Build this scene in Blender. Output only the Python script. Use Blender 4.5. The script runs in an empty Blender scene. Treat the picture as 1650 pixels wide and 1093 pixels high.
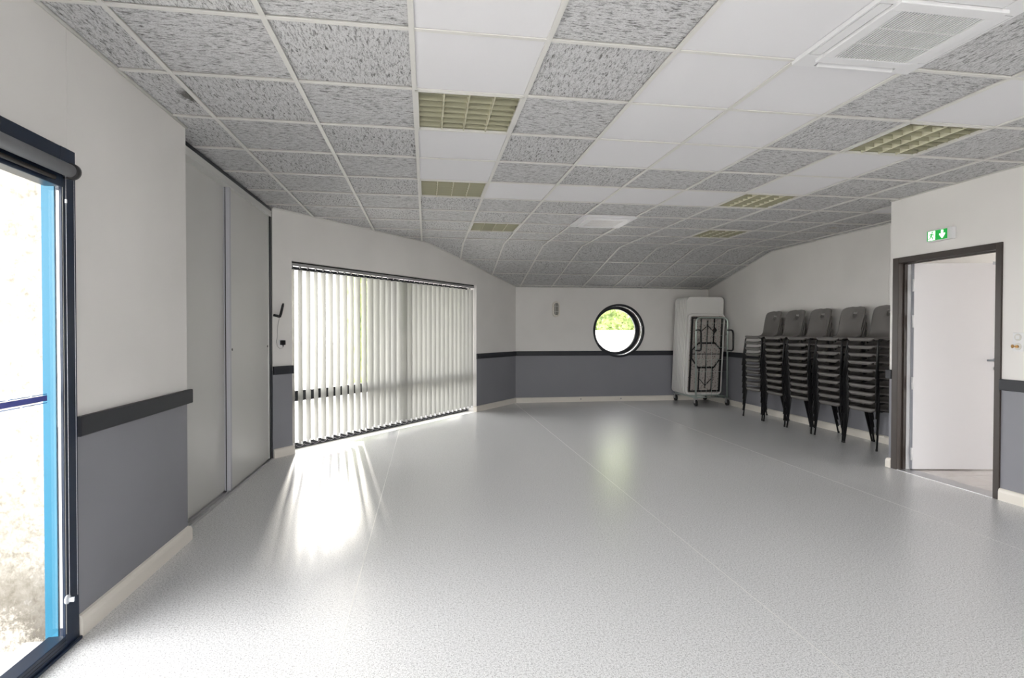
import bpy, bmesh, math, random
from math import sin, cos, pi, radians, atan2, hypot, sqrt
from mathutils import Vector, Matrix
random.seed(7)
scn = bpy.context.scene
COL = scn.collection

# ------------------------------------------------------------------ camera
CAMZ = 1.35
yaw, pitch, roll = 0.15182, -0.01408, 0.00156
f_ = Vector((sin(yaw)*cos(pitch), cos(yaw)*cos(pitch), sin(pitch)))
r_ = Vector((cos(yaw), -sin(yaw), 0)); u_ = r_.cross(f_)
r2 = r_*cos(roll)+u_*sin(roll); u2 = -r_*sin(roll)+u_*cos(roll)
cam_d = bpy.data.cameras.new('camera'); cam = bpy.data.objects.new('camera', cam_d); COL.objects.link(cam)
cam_d.sensor_width = 36; cam_d.lens = 903.35*36/1650; cam_d.clip_start = .02; cam_d.clip_end = 300
M3 = Matrix((r2, u2, -f_)).transposed()
cam.matrix_world = Matrix.Translation((0, 0, CAMZ)) @ M3.to_4x4()
scn.camera = cam

# ------------------------------------------------------------------ sky, sun, exposure
SKY = 7.0
w = bpy.data.worlds.new('world'); scn.world = w; w.use_nodes = True
nt = w.node_tree; bg = nt.nodes['Background']
bg.inputs['Color'].default_value = (1.0, 0.985, 0.965, 1); bg.inputs['Strength'].default_value = SKY
sun_d = bpy.data.lights.new('sun', 'SUN'); sun_d.energy = 2.4; sun_d.angle = radians(2.0); sun_d.color = (1, .93, .82)
sun = bpy.data.objects.new('sun', sun_d); COL.objects.link(sun)
SUNDIR = Vector((0.153, -0.988, -0.15)).normalized()       # direction the light travels
sun.rotation_euler = SUNDIR.to_track_quat('-Z', 'Y').to_euler()
vs = scn.view_settings
vs.view_transform = 'Standard'; vs.look = 'None'; vs.exposure = .70; vs.gamma = 1; vs.use_curve_mapping = False
scn.cycles.max_bounces = 12; scn.cycles.diffuse_bounces = 8; scn.cycles.glossy_bounces = 4
scn.cycles.transparent_max_bounces = 16; scn.cycles.transmission_bounces = 6
scn.cycles.sample_clamp_indirect = 12.0
scn.cycles.use_denoising = True

# ------------------------------------------------------------------ materials
def srgb(r, g, b):
    def c(v):
        v /= 255.0
        return v/12.92 if v <= .04045 else ((v+.055)/1.055)**2.4
    return (c(r), c(g), c(b), 1)
MATS = {}
def mat(name, col=(.5, .5, .5, 1), rough=.5, metal=0, spec=.5, emis=None, estr=0):
    m = bpy.data.materials.new(name); m.use_nodes = True
    b = m.node_tree.nodes['Principled BSDF']
    b.inputs['Base Color'].default_value = col if len(col) == 4 else (*col, 1)
    b.inputs['Roughness'].default_value = rough; b.inputs['Metallic'].default_value = metal
    b.inputs['Specular IOR Level'].default_value = spec
    if emis:
        b.inputs['Emission Color'].default_value = emis; b.inputs['Emission Strength'].default_value = estr
    MATS[name] = m
    return m
def N(m, t, **kw):
    n = m.node_tree.nodes.new(t)
    for k, v in kw.items(): setattr(n, k, v)
    return n
def L(m, a, b): m.node_tree.links.new(a, b)
def P(m): return m.node_tree.nodes['Principled BSDF']
def ramp(m, fac, stops):
    r = N(m, 'ShaderNodeValToRGB'); cr = r.color_ramp
    while len(cr.elements) > 1: cr.elements.remove(cr.elements[-1])
    cr.elements[0].position = stops[0][0]; cr.elements[0].color = stops[0][1]
    for p, c in stops[1:]:
        e = cr.elements.new(p); e.color = c
    L(m, fac, r.inputs['Fac']); return r
def mapped(m, coord='Object', scale=(1, 1, 1), rnd=False):
    tc = N(m, 'ShaderNodeTexCoord'); mp = N(m, 'ShaderNodeMapping'); mp.inputs['Scale'].default_value = scale
    L(m, tc.outputs[coord], mp.inputs['Vector'])
    if rnd:
        oi = N(m, 'ShaderNodeObjectInfo'); mu = N(m, 'ShaderNodeMath', operation='MULTIPLY'); mu.inputs[1].default_value = 57.0
        L(m, oi.outputs['Random'], mu.inputs[0])
        cb = N(m, 'ShaderNodeCombineXYZ')
        for i in range(3): L(m, mu.outputs[0], cb.inputs[i])
        L(m, cb.outputs[0], mp.inputs['Location'])
    return mp.outputs['Vector']
def noise(m, vec, scale, detail=2, rough=.5, dist=0):
    n = N(m, 'ShaderNodeTexNoise'); n.inputs['Scale'].default_value = scale; n.inputs['Detail'].default_value = detail
    n.inputs['Roughness'].default_value = rough; n.inputs['Distortion'].default_value = dist
    if vec is not None: L(m, vec, n.inputs['Vector'])
    return n.outputs['Fac']
def bump(m, h, strength, dist=.01):
    b = N(m, 'ShaderNodeBump'); b.inputs['Strength'].default_value = strength; b.inputs['Distance'].default_value = dist
    L(m, h, b.inputs['Height']); L(m, b.outputs['Normal'], P(m).inputs['Normal'])
def g4(v, a=1): return (v, v, v, 1)
def tint(c, k): return (c[0]*k, c[1]*k, c[2]*k, 1)

def paint(name, col, rough=.6, var=.04, bs=.06):
    m = mat(name, col, rough, spec=.35)
    v = mapped(m); n = noise(m, v, 1.3, 3)
    r = ramp(m, n, [(.3, tint(col, 1-var)), (.7, tint(col, 1+var))]); L(m, r.outputs[0], P(m).inputs['Base Color'])
    bump(m, noise(m, v, 260, 2), bs, .002)
    return m
paint('wall_cream', (.75, .732, .712, 1), .55)
paint('wall_grey', (.235, .236, .262, 1), .55)
paint('rail_charcoal', (.028, .030, .036, 1), .5, .1)
paint('skirting', (.74, .70, .64, 1), .35, .02, .02)
paint('frame_dark', (.022, .024, .030, 1), .35, .1, .02)
paint('frame_navy', (.012, .022, .045, 1), .3, .1, .02)
paint('frame_brown', (.035, .026, .022, 1), .35, .1, .02)
paint('blue_metal', (.016, .14, .235, 1), .35, .06, .02)
paint('door_white', (.70, .69, .71, 1), .4, .01, .02)
paint('ward_panel', (.56, .555, .54, 1), .30, .02, .05)
paint('white_plastic', (.72, .72, .73, 1), .4, .01, .0)
paint('table_white', (.72, .71, .69, 1), .4, .02, .04)
paint('off_white', (.62, .61, .57, 1), .45, .02, .0)
paint('plaster_white', (.85, .84, .82, 1), .8, .02, .1)
paint('roof_underside', (.6, .6, .6, 1), .9, .02, .0)
mat('aluminium', (.55, .55, .56, 1), .35, .85)
mat('alu_light', (.62, .62, .60, 1), .35, .3)
mat('alu_frame', (.42, .43, .47, 1), .35, .4)
mat('chrome', (.75, .76, .78, 1), .18, 1)
mat('galvanised', (.50, .58, .54, 1), .32, .75)
mat('black_plastic', (.012, .012, .014, 1), .4)
mat('black_metal', (.010, .010, .011, 1), .38, .3)
mat('rubber', (.015, .015, .015, 1), .7)
mat('gap_dark', (.02, .02, .02, 1), .9)
mat('tee_white', (.66, .65, .62, 1), .45)
mat('cable', (.32, .32, .33, 1), .5)
mat('brass', (.45, .28, .12, 1), .35, .8)
mat('roll_fabric', (.22, .225, .24, 1), .75)
mat('stripe_blue', (.075, .09, .33, 1), .6)
mat('stripe_thin', (.03, .16, .48, 1), .6)
mat('sign_green', (.0, .22, .035, 1), .4, emis=(.0, .30, .03, 1), estr=.55)
mat('sign_white', (.8, .85, .8, 1), .4, emis=(.75, 1.0, .72, 1), estr=1.1)
mat('clear_plastic', (.55, .58, .62, 1), .2, spec=.8)
mat('grout', (.24, .19, .18, 1), .9)
mat('louvre', (.62, .60, .46, 1), .45, .2)
mat('louvre_tray', (.36, .35, .25, 1), .5, .2)
mat('grille_dark', (.03, .026, .027, 1), .8)
mat('grille_tan', (.42, .33, .25, 1), .8)
mat('handle_grey', (.30, .33, .36, 1), .35, .5)
mat('lamp_glass', (.24, .23, .21, 1), .3)
mat('stile_grey', (.46, .46, .50, 1), .45)
mat('red_mark', (.35, .02, .02, 1), .5)

# chair plastic
m = mat('chair_plastic', (.150, .140, .134, 1), .40); v = mapped(m)
bump(m, noise(m, v, 420, 2), .12, .002)
# glass: see-through with a mirror share that grows at grazing angles
m = bpy.data.materials.new('glass'); m.use_nodes = True; MATS['glass'] = m
nt = m.node_tree; nt.nodes.remove(nt.nodes['Principled BSDF']); out = nt.nodes['Material Output']
tr = N(m, 'ShaderNodeBsdfTransparent'); tr.inputs[0].default_value = (.965, .968, .97, 1)
gl = N(m, 'ShaderNodeBsdfGlossy'); gl.inputs['Roughness'].default_value = .03
lw = N(m, 'ShaderNodeLayerWeight'); lw.inputs['Blend'].default_value = .5
pw = N(m, 'ShaderNodeMath', operation='POWER'); pw.inputs[1].default_value = 5; L(m, lw.outputs['Facing'], pw.inputs[0])
fr = N(m, 'ShaderNodeMath', operation='MULTIPLY_ADD'); fr.inputs[1].default_value = .9; fr.inputs[2].default_value = .03; L(m, pw.outputs[0], fr.inputs[0])
mx = N(m, 'ShaderNodeMixShader'); L(m, fr.outputs[0], mx.inputs[0]); L(m, tr.outputs[0], mx.inputs[1]); L(m, gl.outputs[0], mx.inputs[2])
L(m, mx.outputs[0], out.inputs[0])
# blind fabric: diffuse + translucent
m = bpy.data.materials.new('blind_fabric'); m.use_nodes = True; MATS['blind_fabric'] = m
nt = m.node_tree; nt.nodes.remove(nt.nodes['Principled BSDF']); out = nt.nodes['Material Output']
df = N(m, 'ShaderNodeBsdfDiffuse'); df.inputs[0].default_value = (.34, .34, .325, 1)
tl = N(m, 'ShaderNodeBsdfTranslucent'); tl.inputs[0].default_value = (.62, .62, .58, 1)
mx = N(m, 'ShaderNodeMixShader'); mx.inputs[0].default_value = .12
L(m, df.outputs[0], mx.inputs[1]); L(m, tl.outputs[0], mx.inputs[2])
rf = N(m, 'ShaderNodeBsdfRefraction'); rf.inputs['Roughness'].default_value = .45; rf.inputs['IOR'].default_value = 1.02; rf.inputs[0].default_value = (.8, .78, .7, 1)
mx2 = N(m, 'ShaderNodeMixShader'); mx2.inputs[0].default_value = .02
L(m, mx.outputs[0], mx2.inputs[1]); L(m, rf.outputs[0], mx2.inputs[2]); L(m, mx2.outputs[0], out.inputs[0])

# speckled vinyl floor with welded seams
m = mat('vinyl', (.45, .46, .47, 1), .26, spec=.6); v = mapped(m)
n1 = noise(m, v, 210, 2, .6); n2 = noise(m, v, 95, 3, .75); n3 = noise(m, v, .7, 4, .6)
r1 = ramp(m, n1, [(.32, (.26, .27, .28, 1)), (.45, (.70, .705, .715, 1)), (.58, (.76, .765, .775, 1)), (.68, (.92, .925, .93, 1))])
r2_ = ramp(m, n2, [(.38, (.60, .60, .61, 1)), (.50, (1, 1, 1, 1))])
mul = N(m, 'ShaderNodeMixRGB', blend_type='MULTIPLY'); mul.inputs[0].default_value = .75
L(m, r1.outputs[0], mul.inputs[1]); L(m, r2_.outputs[0], mul.inputs[2])
L(m, mul.outputs[0], P(m).inputs['Base Color'])
bump(m, n2, .05, .002)
mat('weld', (.70, .695, .675, 1), .3)

# fissured mineral tile
def fissured(name, base, dark, stain=None):
    m = mat(name, base, .9, spec=.15)
    v = mapped(m, 'Object', (95, 24, 30), True)
    n1 = noise(m, v, 1.0, 3, .65, .9)
    v2 = mapped(m, 'Object', (210, 120, 60), True); n2 = noise(m, v2, 1.0, 2)
    r = ramp(m, n1, [(.33, dark), (.43, tint(base, .72)), (.50, base), (.72, tint(base, 1.10))])
    rb = ramp(m, n2, [(.36, (.62, .62, .62, 1)), (.46, (1, 1, 1, 1))])
    mu = N(m, 'ShaderNodeMixRGB', blend_type='MULTIPLY'); mu.inputs[0].default_value = .8
    L(m, r.outputs[0], mu.inputs[1]); L(m, rb.outputs[0], mu.inputs[2]); o = mu.outputs[0]
    if stain:
        cx, cy, rx, ry, colr, amt = stain
        tc = N(m, 'ShaderNodeTexCoord'); mp = N(m, 'ShaderNodeMapping')
        mp.inputs['Location'].default_value = (-cx/rx, -cy/ry, 0); mp.inputs['Scale'].default_value = (1/rx, 1/ry, 0)
        L(m, tc.outputs['Object'], mp.inputs['Vector'])
        ln = N(m, 'ShaderNodeVectorMath', operation='LENGTH'); L(m, mp.outputs[0], ln.inputs[0])
        nn = noise(m, tc.outputs['Object'], 26, 4, .7); ad = N(m, 'ShaderNodeMath', operation='ADD')
        L(m, ln.outputs['Value'], ad.inputs[0]); L(m, nn, ad.inputs[1])
        rs = ramp(m, ad.outputs[0], [(.72, g4(amt)), (1.2, g4(0))])
        mm = N(m, 'ShaderNodeMixRGB'); L(m, rs.outputs[0], mm.inputs[0]); L(m, o, mm.inputs[1]); mm.inputs[2].default_value = colr
        o = mm.outputs[0]
    L(m, o, P(m).inputs['Base Color']); bump(m, n1, .55, .006)
    return m
FB = (.57, .57, .575, 1); FD = (.17, .165, .16, 1)
fissured('tile_fissured', FB, FD)
fissured('tile_mouldy', FB, FD, (.115, .0, .11, .22, (.09, .085, .075, 1), .85))
fissured('tile_stained', FB, FD, (0, 0, .16, .10, (.42, .30, .20, 1), .5))
m = mat('tile_white', (.71, .705, .722, 1), .8, spec=.2); v = mapped(m, 'Object', (1, 1, 1), True)
bump(m, noise(m, v, 300, 2), .05, .002)

# outdoors
m = mat('stucco', (.70, .66, .59, 1), .9, spec=.1); v = mapped(m)
n = noise(m, v, 34, 4, .65); r = ramp(m, n, [(.3, (.26, .24, .20, 1)), (.5, (.44, .42, .37, 1)), (.7, (.58, .56, .51, 1))])
sx = N(m, 'ShaderNodeSeparateXYZ'); L(m, v, sx.inputs[0])
mr = N(m, 'ShaderNodeMapRange'); mr.inputs['From Min'].default_value = .85; mr.inputs['From Max'].default_value = -.05; L(m, sx.outputs['Z'], mr.inputs['Value'])
nd = noise(m, v, 60, 4, .75); nd2 = noise(m, v, 3, 3, .6)
ad = N(m, 'ShaderNodeMath', operation='ADD'); L(m, nd, ad.inputs[0]); L(m, nd2, ad.inputs[1])
rd_ = ramp(m, ad.outputs[0], [(.70, g4(.0)), (1.0, g4(1))])
mm_ = N(m, 'ShaderNodeMath', operation='MULTIPLY'); L(m, rd_.outputs[0], mm_.inputs[0]); L(m, mr.outputs[0], mm_.inputs[1])
mxd = N(m, 'ShaderNodeMixRGB'); L(m, mm_.outputs[0], mxd.inputs[0]); L(m, r.outputs[0], mxd.inputs[1]); mxd.inputs[2].default_value = (.10, .088, .072, 1)
L(m, mxd.outputs[0], P(m).inputs['Base Color']); bump(m, n, .6, .01)
m = mat('concrete', (.55, .54, .52, 1), .85, spec=.2); v = mapped(m)
n = noise(m, v, 9, 5, .6); r = ramp(m, n, [(.3, (.46, .45, .43, 1)), (.7, (.62, .61, .59, 1))]); L(m, r.outputs[0], P(m).inputs['Base Color'])
m = mat('leaf', (.10, .17, .03, 1), .55); oi = mapped(m, 'Object')
n = noise(m, oi, 5.5, 2); r = ramp(m, n, [(.3, (.09, .15, .04, 1)), (.5, (.30, .38, .12, 1)), (.7, (.55, .58, .28, 1))]); L(m, r.outputs[0], P(m).inputs['Base Color'])
m = mat('hall_tile', (.72, .68, .66, 1), .25); v = mapped(m, 'Object', (1, 1, 1), True)
n = noise(m, v, 6, 3); r = ramp(m, n, [(.3, (.68, .63, .61, 1)), (.7, (.76, .73, .71, 1))]); L(m, r.outputs[0], P(m).inputs['Base Color'])
# underside of a blow-moulded table: fine dimples
m = mat('table_under', (.42, .38, .35, 1), .6); v = mapped(m, 'Object', (30, 30, 30))
vo = N(m, 'ShaderNodeTexVoronoi'); vo.inputs['Scale'].default_value = 1.0; L(m, v, vo.inputs['Vector'])
r = ramp(m, vo.outputs['Distance'], [(.18, (.16, .14, .13, 1)), (.36, (.46, .42, .39, 1))]); L(m, r.outputs[0], P(m).inputs['Base Color'])
bump(m, vo.outputs['Distance'], .5, .01)

# ------------------------------------------------------------------ mesh helpers
class MB:
    def __init__(s): s.v = []; s.f = []; s.m = []; s.sm = []
    def face(s, idx, mi=0, smooth=False): s.f.append(idx); s.m.append(mi); s.sm.append(smooth)
    def box(s, x0, x1, y0, y1, z0, z1, mi=0):
        if x0 > x1: x0, x1 = x1, x0
        if y0 > y1: y0, y1 = y1, y0
        if z0 > z1: z0, z1 = z1, z0
        b = len(s.v)
        s.v += [(x0, y0, z0), (x1, y0, z0), (x1, y1, z0), (x0, y1, z0), (x0, y0, z1), (x1, y0, z1), (x1, y1, z1), (x0, y1, z1)]
        for q in ((0, 3, 2, 1), (4, 5, 6, 7), (0, 1, 5, 4), (1, 2, 6, 5), (2, 3, 7, 6), (3, 0, 4, 7)):
            s.face([b+i for i in q], mi)
        return s
    def prism(s, poly, axis, a, b_, mi=0, smooth=False):
        """poly: list of 2-D points, extruded along axis ('x','y','z') from a to b_; ccw seen from +axis gives outward faces"""
        n = len(poly); b = len(s.v)
        ar = sum(poly[i][0]*poly[(i+1) % n][1]-poly[(i+1) % n][0]*poly[i][1] for i in range(n))
        if ar < 0: poly = poly[::-1]
        def pt(p, h):
            return {'z': (p[0], p[1], h), 'x': (h, p[0], p[1]), 'y': (p[1], h, p[0])}[axis]
        s.v += [pt(p, a) for p in poly]+[pt(p, b_) for p in poly]
        s.face([b+i for i in range(n)][::-1], mi); s.face([b+n+i for i in range(n)], mi)
        for i in range(n):
            j = (i+1) % n; s.face([b+i, b+j, b+n+j, b+n+i], mi, smooth)
        return s
    def tube(s, path, r, seg=8, mi=0, closed=False, cap=True):
        path = [Vector(p) for p in path]; n = len(path); b = len(s.v); prev = None
        for i, p in enumerate(path):
            if closed: t = path[(i+1) % n]-path[i-1]
            else: t = path[min(i+1, n-1)]-path[max(i-1, 0)]
            t.normalize()
            if prev is None:
                a = Vector((0, 0, 1)) if abs(t.z) < .9 else Vector((1, 0, 0))
                e1 = t.cross(a).normalized()
            else: e1 = (prev-t*prev.dot(t)).normalized()
            prev = e1; e2 = t.cross(e1)
            rr = r[i] if isinstance(r, (list, tuple)) else r
            for k in range(seg):
                q = 2*pi*k/seg; s.v.append(tuple(p+(e1*cos(q)+e2*sin(q))*rr))
        m_ = n if closed else n-1
        for i in range(m_):
            for k in range(seg):
                i2 = (i+1) % n; k2 = (k+1) % seg
                s.face([b+i*seg+k, b+i*seg+k2, b+i2*seg+k2, b+i2*seg+k], mi, True)
        if cap and not closed:
            s.face([b+k for k in range(seg)][::-1], mi); s.face([b+(n-1)*seg+k for k in range(seg)], mi)
        return s
    def cyl(s, a, b, r, seg=16, mi=0): return s.tube([a, b], r, seg, mi)
    def lathe(s, prof, origin, axis, seg=24, mi=0):
        """prof: list of (radius, height along axis)"""
        ax = Vector(axis).normalized(); a = Vector((0, 0, 1)) if abs(ax.z) < .9 else Vector((1, 0, 0))
        e1 = ax.cross(a).normalized(); e2 = ax.cross(e1); o = Vector(origin); b = len(s.v); n = len(prof)
        for r, h in prof:
            for k in range(seg):
                q = 2*pi*k/seg; s.v.append(tuple(o+ax*h+(e1*cos(q)+e2*sin(q))*r))
        for i in range(n-1):
            for k in range(seg):
                k2 = (k+1) % seg; s.face([b+i*seg+k, b+i*seg+k2, b+(i+1)*seg+k2, b+(i+1)*seg+k], mi, True)
        s.face([b+k for k in range(seg)][::-1], mi); s.face([b+(n-1)*seg+k for k in range(seg)], mi)
        return s
    def mesh(s, name, mats):
        me = bpy.data.meshes.new(name); me.from_pydata(s.v, [], s.f)
        for q in ([mats] if isinstance(mats, str) else mats): me.materials.append(MATS[q])
        me.polygons.foreach_set('material_index', s.m); me.polygons.foreach_set('use_smooth', s.sm)
        me.update(); return me
    def build(s, name, mats, parent=None, loc=None, rot=None, bevel=0):
        o = bpy.data.objects.new(name, s.mesh(name, mats)); COL.objects.link(o)
        if parent: o.parent = parent
        if loc: o.location = loc
        if rot: o.rotation_euler = rot
        if bevel:
            md = o.modifiers.new('bevel', 'BEVEL'); md.width = bevel; md.segments = 2; md.limit_method = 'ANGLE'
        return o
def put(name, me, parent=None, loc=None, rot=None):
    o = bpy.data.objects.new(name, me); COL.objects.link(o)
    if parent: o.parent = parent
    if loc: o.location = loc
    if rot: o.rotation_euler = rot
    return o
def tag(o, label, cat, group=None, kind=None):
    o['label'] = label; o['category'] = cat
    if group: o['group'] = group
    if kind: o['kind'] = kind
    return o
def thing(name, label, cat, loc=(0, 0, 0), rz=0, group=None, kind=None):
    o = bpy.data.objects.new(name, None); COL.objects.link(o); o.empty_display_size = .1
    o.location = loc; o.rotation_euler = (0, 0, rz)
    return tag(o, label, cat, group, kind)
def rrect(x0, x1, y0, y1, r, n=5):
    pts = []
    for cx, cy, a0 in ((x1-r, y1-r, 0), (x0+r, y1-r, 90), (x0+r, y0+r, 180), (x1-r, y0+r, 270)):
        for k in range(n+1):
            a = radians(a0+90*k/n); pts.append((cx+r*cos(a), cy+r*sin(a)))
    return pts

# ------------------------------------------------------------------ room plan
CZ = 2.638                       # flat ceiling height
XL = -1.515; YL = 3.86           # left wall and where it ends
XW = -1.62                       # wardrobe front
A0 = Vector((-1.60, 6.22)); A1 = Vector((1.66, 10.40))   # angled wall with the blinds
AU = (A1-A0).normalized(); AN = Vector((-AU.y, AU.x)); ALEN = (A1-A0).length; AANG = atan2(AU.y, AU.x)
YB = 10.40                       # far wall
def XR(y): return 5.46+.06*(y-5)/5.4   # right wall
XD = 4.56; YD = 4.945            # wall with the door and its corner
YN = -3.4                        # wall behind the camera
YRIDGE = 8.28; ZB = 2.178        # ceiling breaks down to the far wall
TOP = 2.95
RT, RB = .972, .884              # chair rail
SPLIT = .93

def wall(name, label, boxes, parent=None):
    """boxes: (x0,x1,y0,y1,z0,z1); each is cut at the chair rail into cream over grey"""
    b = MB()
    for x0, x1, y0, y1, z0, z1 in boxes:
        if z0 < SPLIT < z1:
            b.box(x0, x1, y0, y1, z0, SPLIT, 1); b.box(x0, x1, y0, y1, SPLIT, z1, 0)
        else: b.box(x0, x1, y0, y1, z0, z1, 0 if z0 >= SPLIT else 1)
    o = b.build(name, ['wall_cream', 'wall_grey'], parent)
    return tag(o, label, 'wall', kind='structure')
# floor
b = MB(); b.prism([(XL-.2, YN-.1), (XD+.06, YN-.1), (XD+.06, YD), (5.7, YD), (5.7, YB+.2), (A1.x-.1, YB+.2), (A0.x-.35, A0.y+.1), (-2.3, 6.0), (-2.3, 3.7), (XL-.2, 3.7)], 'z', -.12, 0)
floor = tag(b.build('floor', 'vinyl'), 'shiny light grey speckled vinyl floor', 'floor', kind='structure')
for i, (x, y0, y1) in enumerate(((-.363, -3.2, 7.75), (1.64, -3.2, 10.35), (3.64, -3.2, 10.35))):
    MB().box(x-.0024, x+.0024, y0, y1, -.002, .0004).build('weld_seam', 'weld', floor)

# left wall (window opening y -1.75..0.35 and 0.75..2.70, z 0..2.12)
WZ = 2.12
NW = (-.9, 3.9)
WJ = (.62, 2.70); WJ2 = (-1.75, .33)
TH = .20
o = wall('wall_left', 'left wall, cream over grey, beside the big window', [
    (XL-TH, XL, 2.70, YL, 0, TOP), (XL-TH, XL, 2.666, 2.70, WZ, TOP), (XL-TH, XL, YN, 2.664, WZ, TOP), (XL-TH, XL-.01, 2.66, 2.67, WZ, TOP),
    (XL-TH, XL, WJ2[1], WJ[0], 0, WZ), (XL-TH, XL, YN, WJ2[0], 0, WZ)])
# recess behind the wardrobe
wall('wall_recess', 'wall closing the wardrobe recess', [(-2.35, -2.25, 3.6, 6.35, 0, TOP), (-2.35, XL-.01, 3.66, YL, 0, TOP), (-2.35, XW-.06, 6.25, 6.35, 0, TOP)])
# wall behind the camera
wall('wall_near', 'plain wall behind the viewer', [(XL-TH, NW[0], YN-.2, YN, 0, TOP), (NW[1], XD+.12, YN-.2, YN, 0, TOP), (NW[0], NW[1], YN-.2, YN, WZ, TOP)])
# angled wall (local frame: x along the wall, y outwards)
OP0, OP1, OPZ = .245, 3.952, 2.115
ang = thing('wall_angled', 'angled wall holding the tall window with vertical blinds', 'wall', (A0.x, A0.y, 0), AANG, kind='structure')
def aw(x0, x1, z0, z1):
    b = MB(); c = []
    if z0 < SPLIT < z1: b.box(x0, x1, 0, .30, z0, SPLIT, 1); b.box(x0, x1, 0, .30, SPLIT, z1, 0)
    else: b.box(x0, x1, 0, .30, z0, z1, 0)
    return b
aw(0, OP0, 0, TOP).build('wall_section', ['wall_cream', 'wall_grey'], ang)
aw(OP1, ALEN+.2, 0, TOP).build('wall_section', ['wall_cream', 'wall_grey'], ang)
aw(OP0, OP1, OPZ, TOP).build('wall_section', ['wall_cream', 'wall_grey'], ang)
MB().box(OP1-.004, OP1, .0, .16, 0, OPZ).build('reveal_lining', 'wall_cream', ang)
# far wall with the round opening
RCX, RCZ, RR = 3.68, 1.362, .50
b = MB(); x0, x1, z0, z1 = A1.x-.02, 5.75, 0, TOP; n = 64
def ringpt(a):
    dx, dz = cos(a), sin(a); t = 1e9
    if dx > 1e-9: t = min(t, (x1-RCX)/dx)
    if dx < -1e-9: t = min(t, (x0-RCX)/dx)
    if dz > 1e-9: t = min(t, (z1-RCZ)/dz)
    if dz < -1e-9: t = min(t, (z0-RCZ)/dz)
    return RCX+dx*t, RCZ+dz*t
def far_half(zlo, zhi, mi):
    # grid of cells with those inside the circle removed: polygon strips at fine resolution
    N_ = 96
    xs = sorted(set([x0, x1, RCX-RR, RCX+RR]+[RCX-RR*cos(pi*k/N_) for k in range(N_+1)]))
    for i in range(len(xs)-1):
        a, c = xs[i], xs[i+1]
        if c <= RCX-RR+1e-6 or a >= RCX+RR-1e-6:
            b.box(a, c, YB, YB+.30, zlo, zhi, mi); continue
        def h(x): return sqrt(max(0, RR*RR-(x-RCX)**2))
        la, lc = RCZ-h(a), RCZ-h(c); ua, uc = RCZ+h(a), RCZ+h(c)
        def strip(pa0, pa1, pc0, pc1):
            pa0, pa1 = max(zlo, min(zhi, pa0)), max(zlo, min(zhi, pa1)); pc0, pc1 = max(zlo, min(zhi, pc0)), max(zlo, min(zhi, pc1))
            if pa1-pa0 < 1e-5 and pc1-pc0 < 1e-5: return
            k = len(b.v)
            for y in (YB, YB+.30): b.v += [(a, y, pa0), (c, y, pc0), (c, y, pc1), (a, y, pa1)]
            for q in ((0, 1, 2, 3), (4, 7, 6, 5), (0, 4, 5, 1), (3, 2, 6, 7)): b.face([k+j for j in q], mi)
        strip(zlo, la, zlo, lc); strip(ua, zhi, uc, zhi)
far_half(0, SPLIT, 1); far_half(SPLIT, TOP, 0)
tag(b.build('wall_back', ['wall_cream', 'wall_grey']), 'far wall with the round porthole window', 'wall', kind='structure')
# right wall
b = MB()
for lo, hi, mi in ((0, SPLIT, 1), (SPLIT, TOP, 0)):
    b.prism([(XR(YD-.1), YD-.1), (XR(YD-.1)+.25, YD-.1), (XR(YB)+.25, YB+.02), (XR(YB), YB+.02)], 'z', lo, hi, mi)
tag(b.build('wall_right', ['wall_cream', 'wall_grey']), 'right wall behind the stacked chairs', 'wall', kind='structure')
# wall with the door
DY0, DY1, DZ = 3.895, 4.835, 2.015     # clear opening
OY0, OY1, OZ = 3.845, 4.905, 2.07      # outer edge of the frame
WT = .13
wall('wall_door', 'cream and grey wall with the open door and exit sign', [
    (XD, XD+WT, OY1-.02, YD, 0, TOP), (XD, XD+WT, OY0+.02, OY1-.02, OZ-.02, TOP), (XD, XD+WT, YN, OY0+.02, 0, TOP), (XD+WT, XR(YD), YD-.09, YD, 0, TOP)])

# ------------------------------------------------------------------ skirting and chair rail
def run_profile(path, prof, closed_ends=True):
    """path: xy points; prof: (offset to the right of travel = into the room, z). mitred sweep"""
    b = MB(); n = len(path); k = len(prof)
    pts = [Vector(p) for p in path]
    for i, p in enumerate(pts):
        d0 = (pts[i]-pts[i-1]).normalized() if i > 0 else (pts[1]-pts[0]).normalized()
        d1 = (pts[i+1]-pts[i]).normalized() if i < n-1 else d0
        n0 = Vector((d0.y, -d0.x)); n1 = Vector((d1.y, -d1.x)); mm = (n0+n1).normalized(); sc = 1/max(.3, mm.dot(n0))
        for o, z in prof:
            q = p+mm*o*sc; b.v.append((q.x, q.y, z))
    for i in range(n-1):
        for j in range(k):
            j2 = (j+1) % k; b.face([i*k+j, (i+1)*k+j, (i+1)*k+j2, i*k+j2])
    b.face(list(range(k))); b.face([(n-1)*k+j for j in range(k)][::-1])
    return b
SK = [(0, 0), (.020, 0), (.020, .066), (.017, .082), (.010, .092), (0, .096)]
RL = [(0, RB), (.020, RB), (.024, RB+.004), (.024, RT-.004), (.020, RT), (0, RT)]
def al(s): return A0+AU*s
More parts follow.
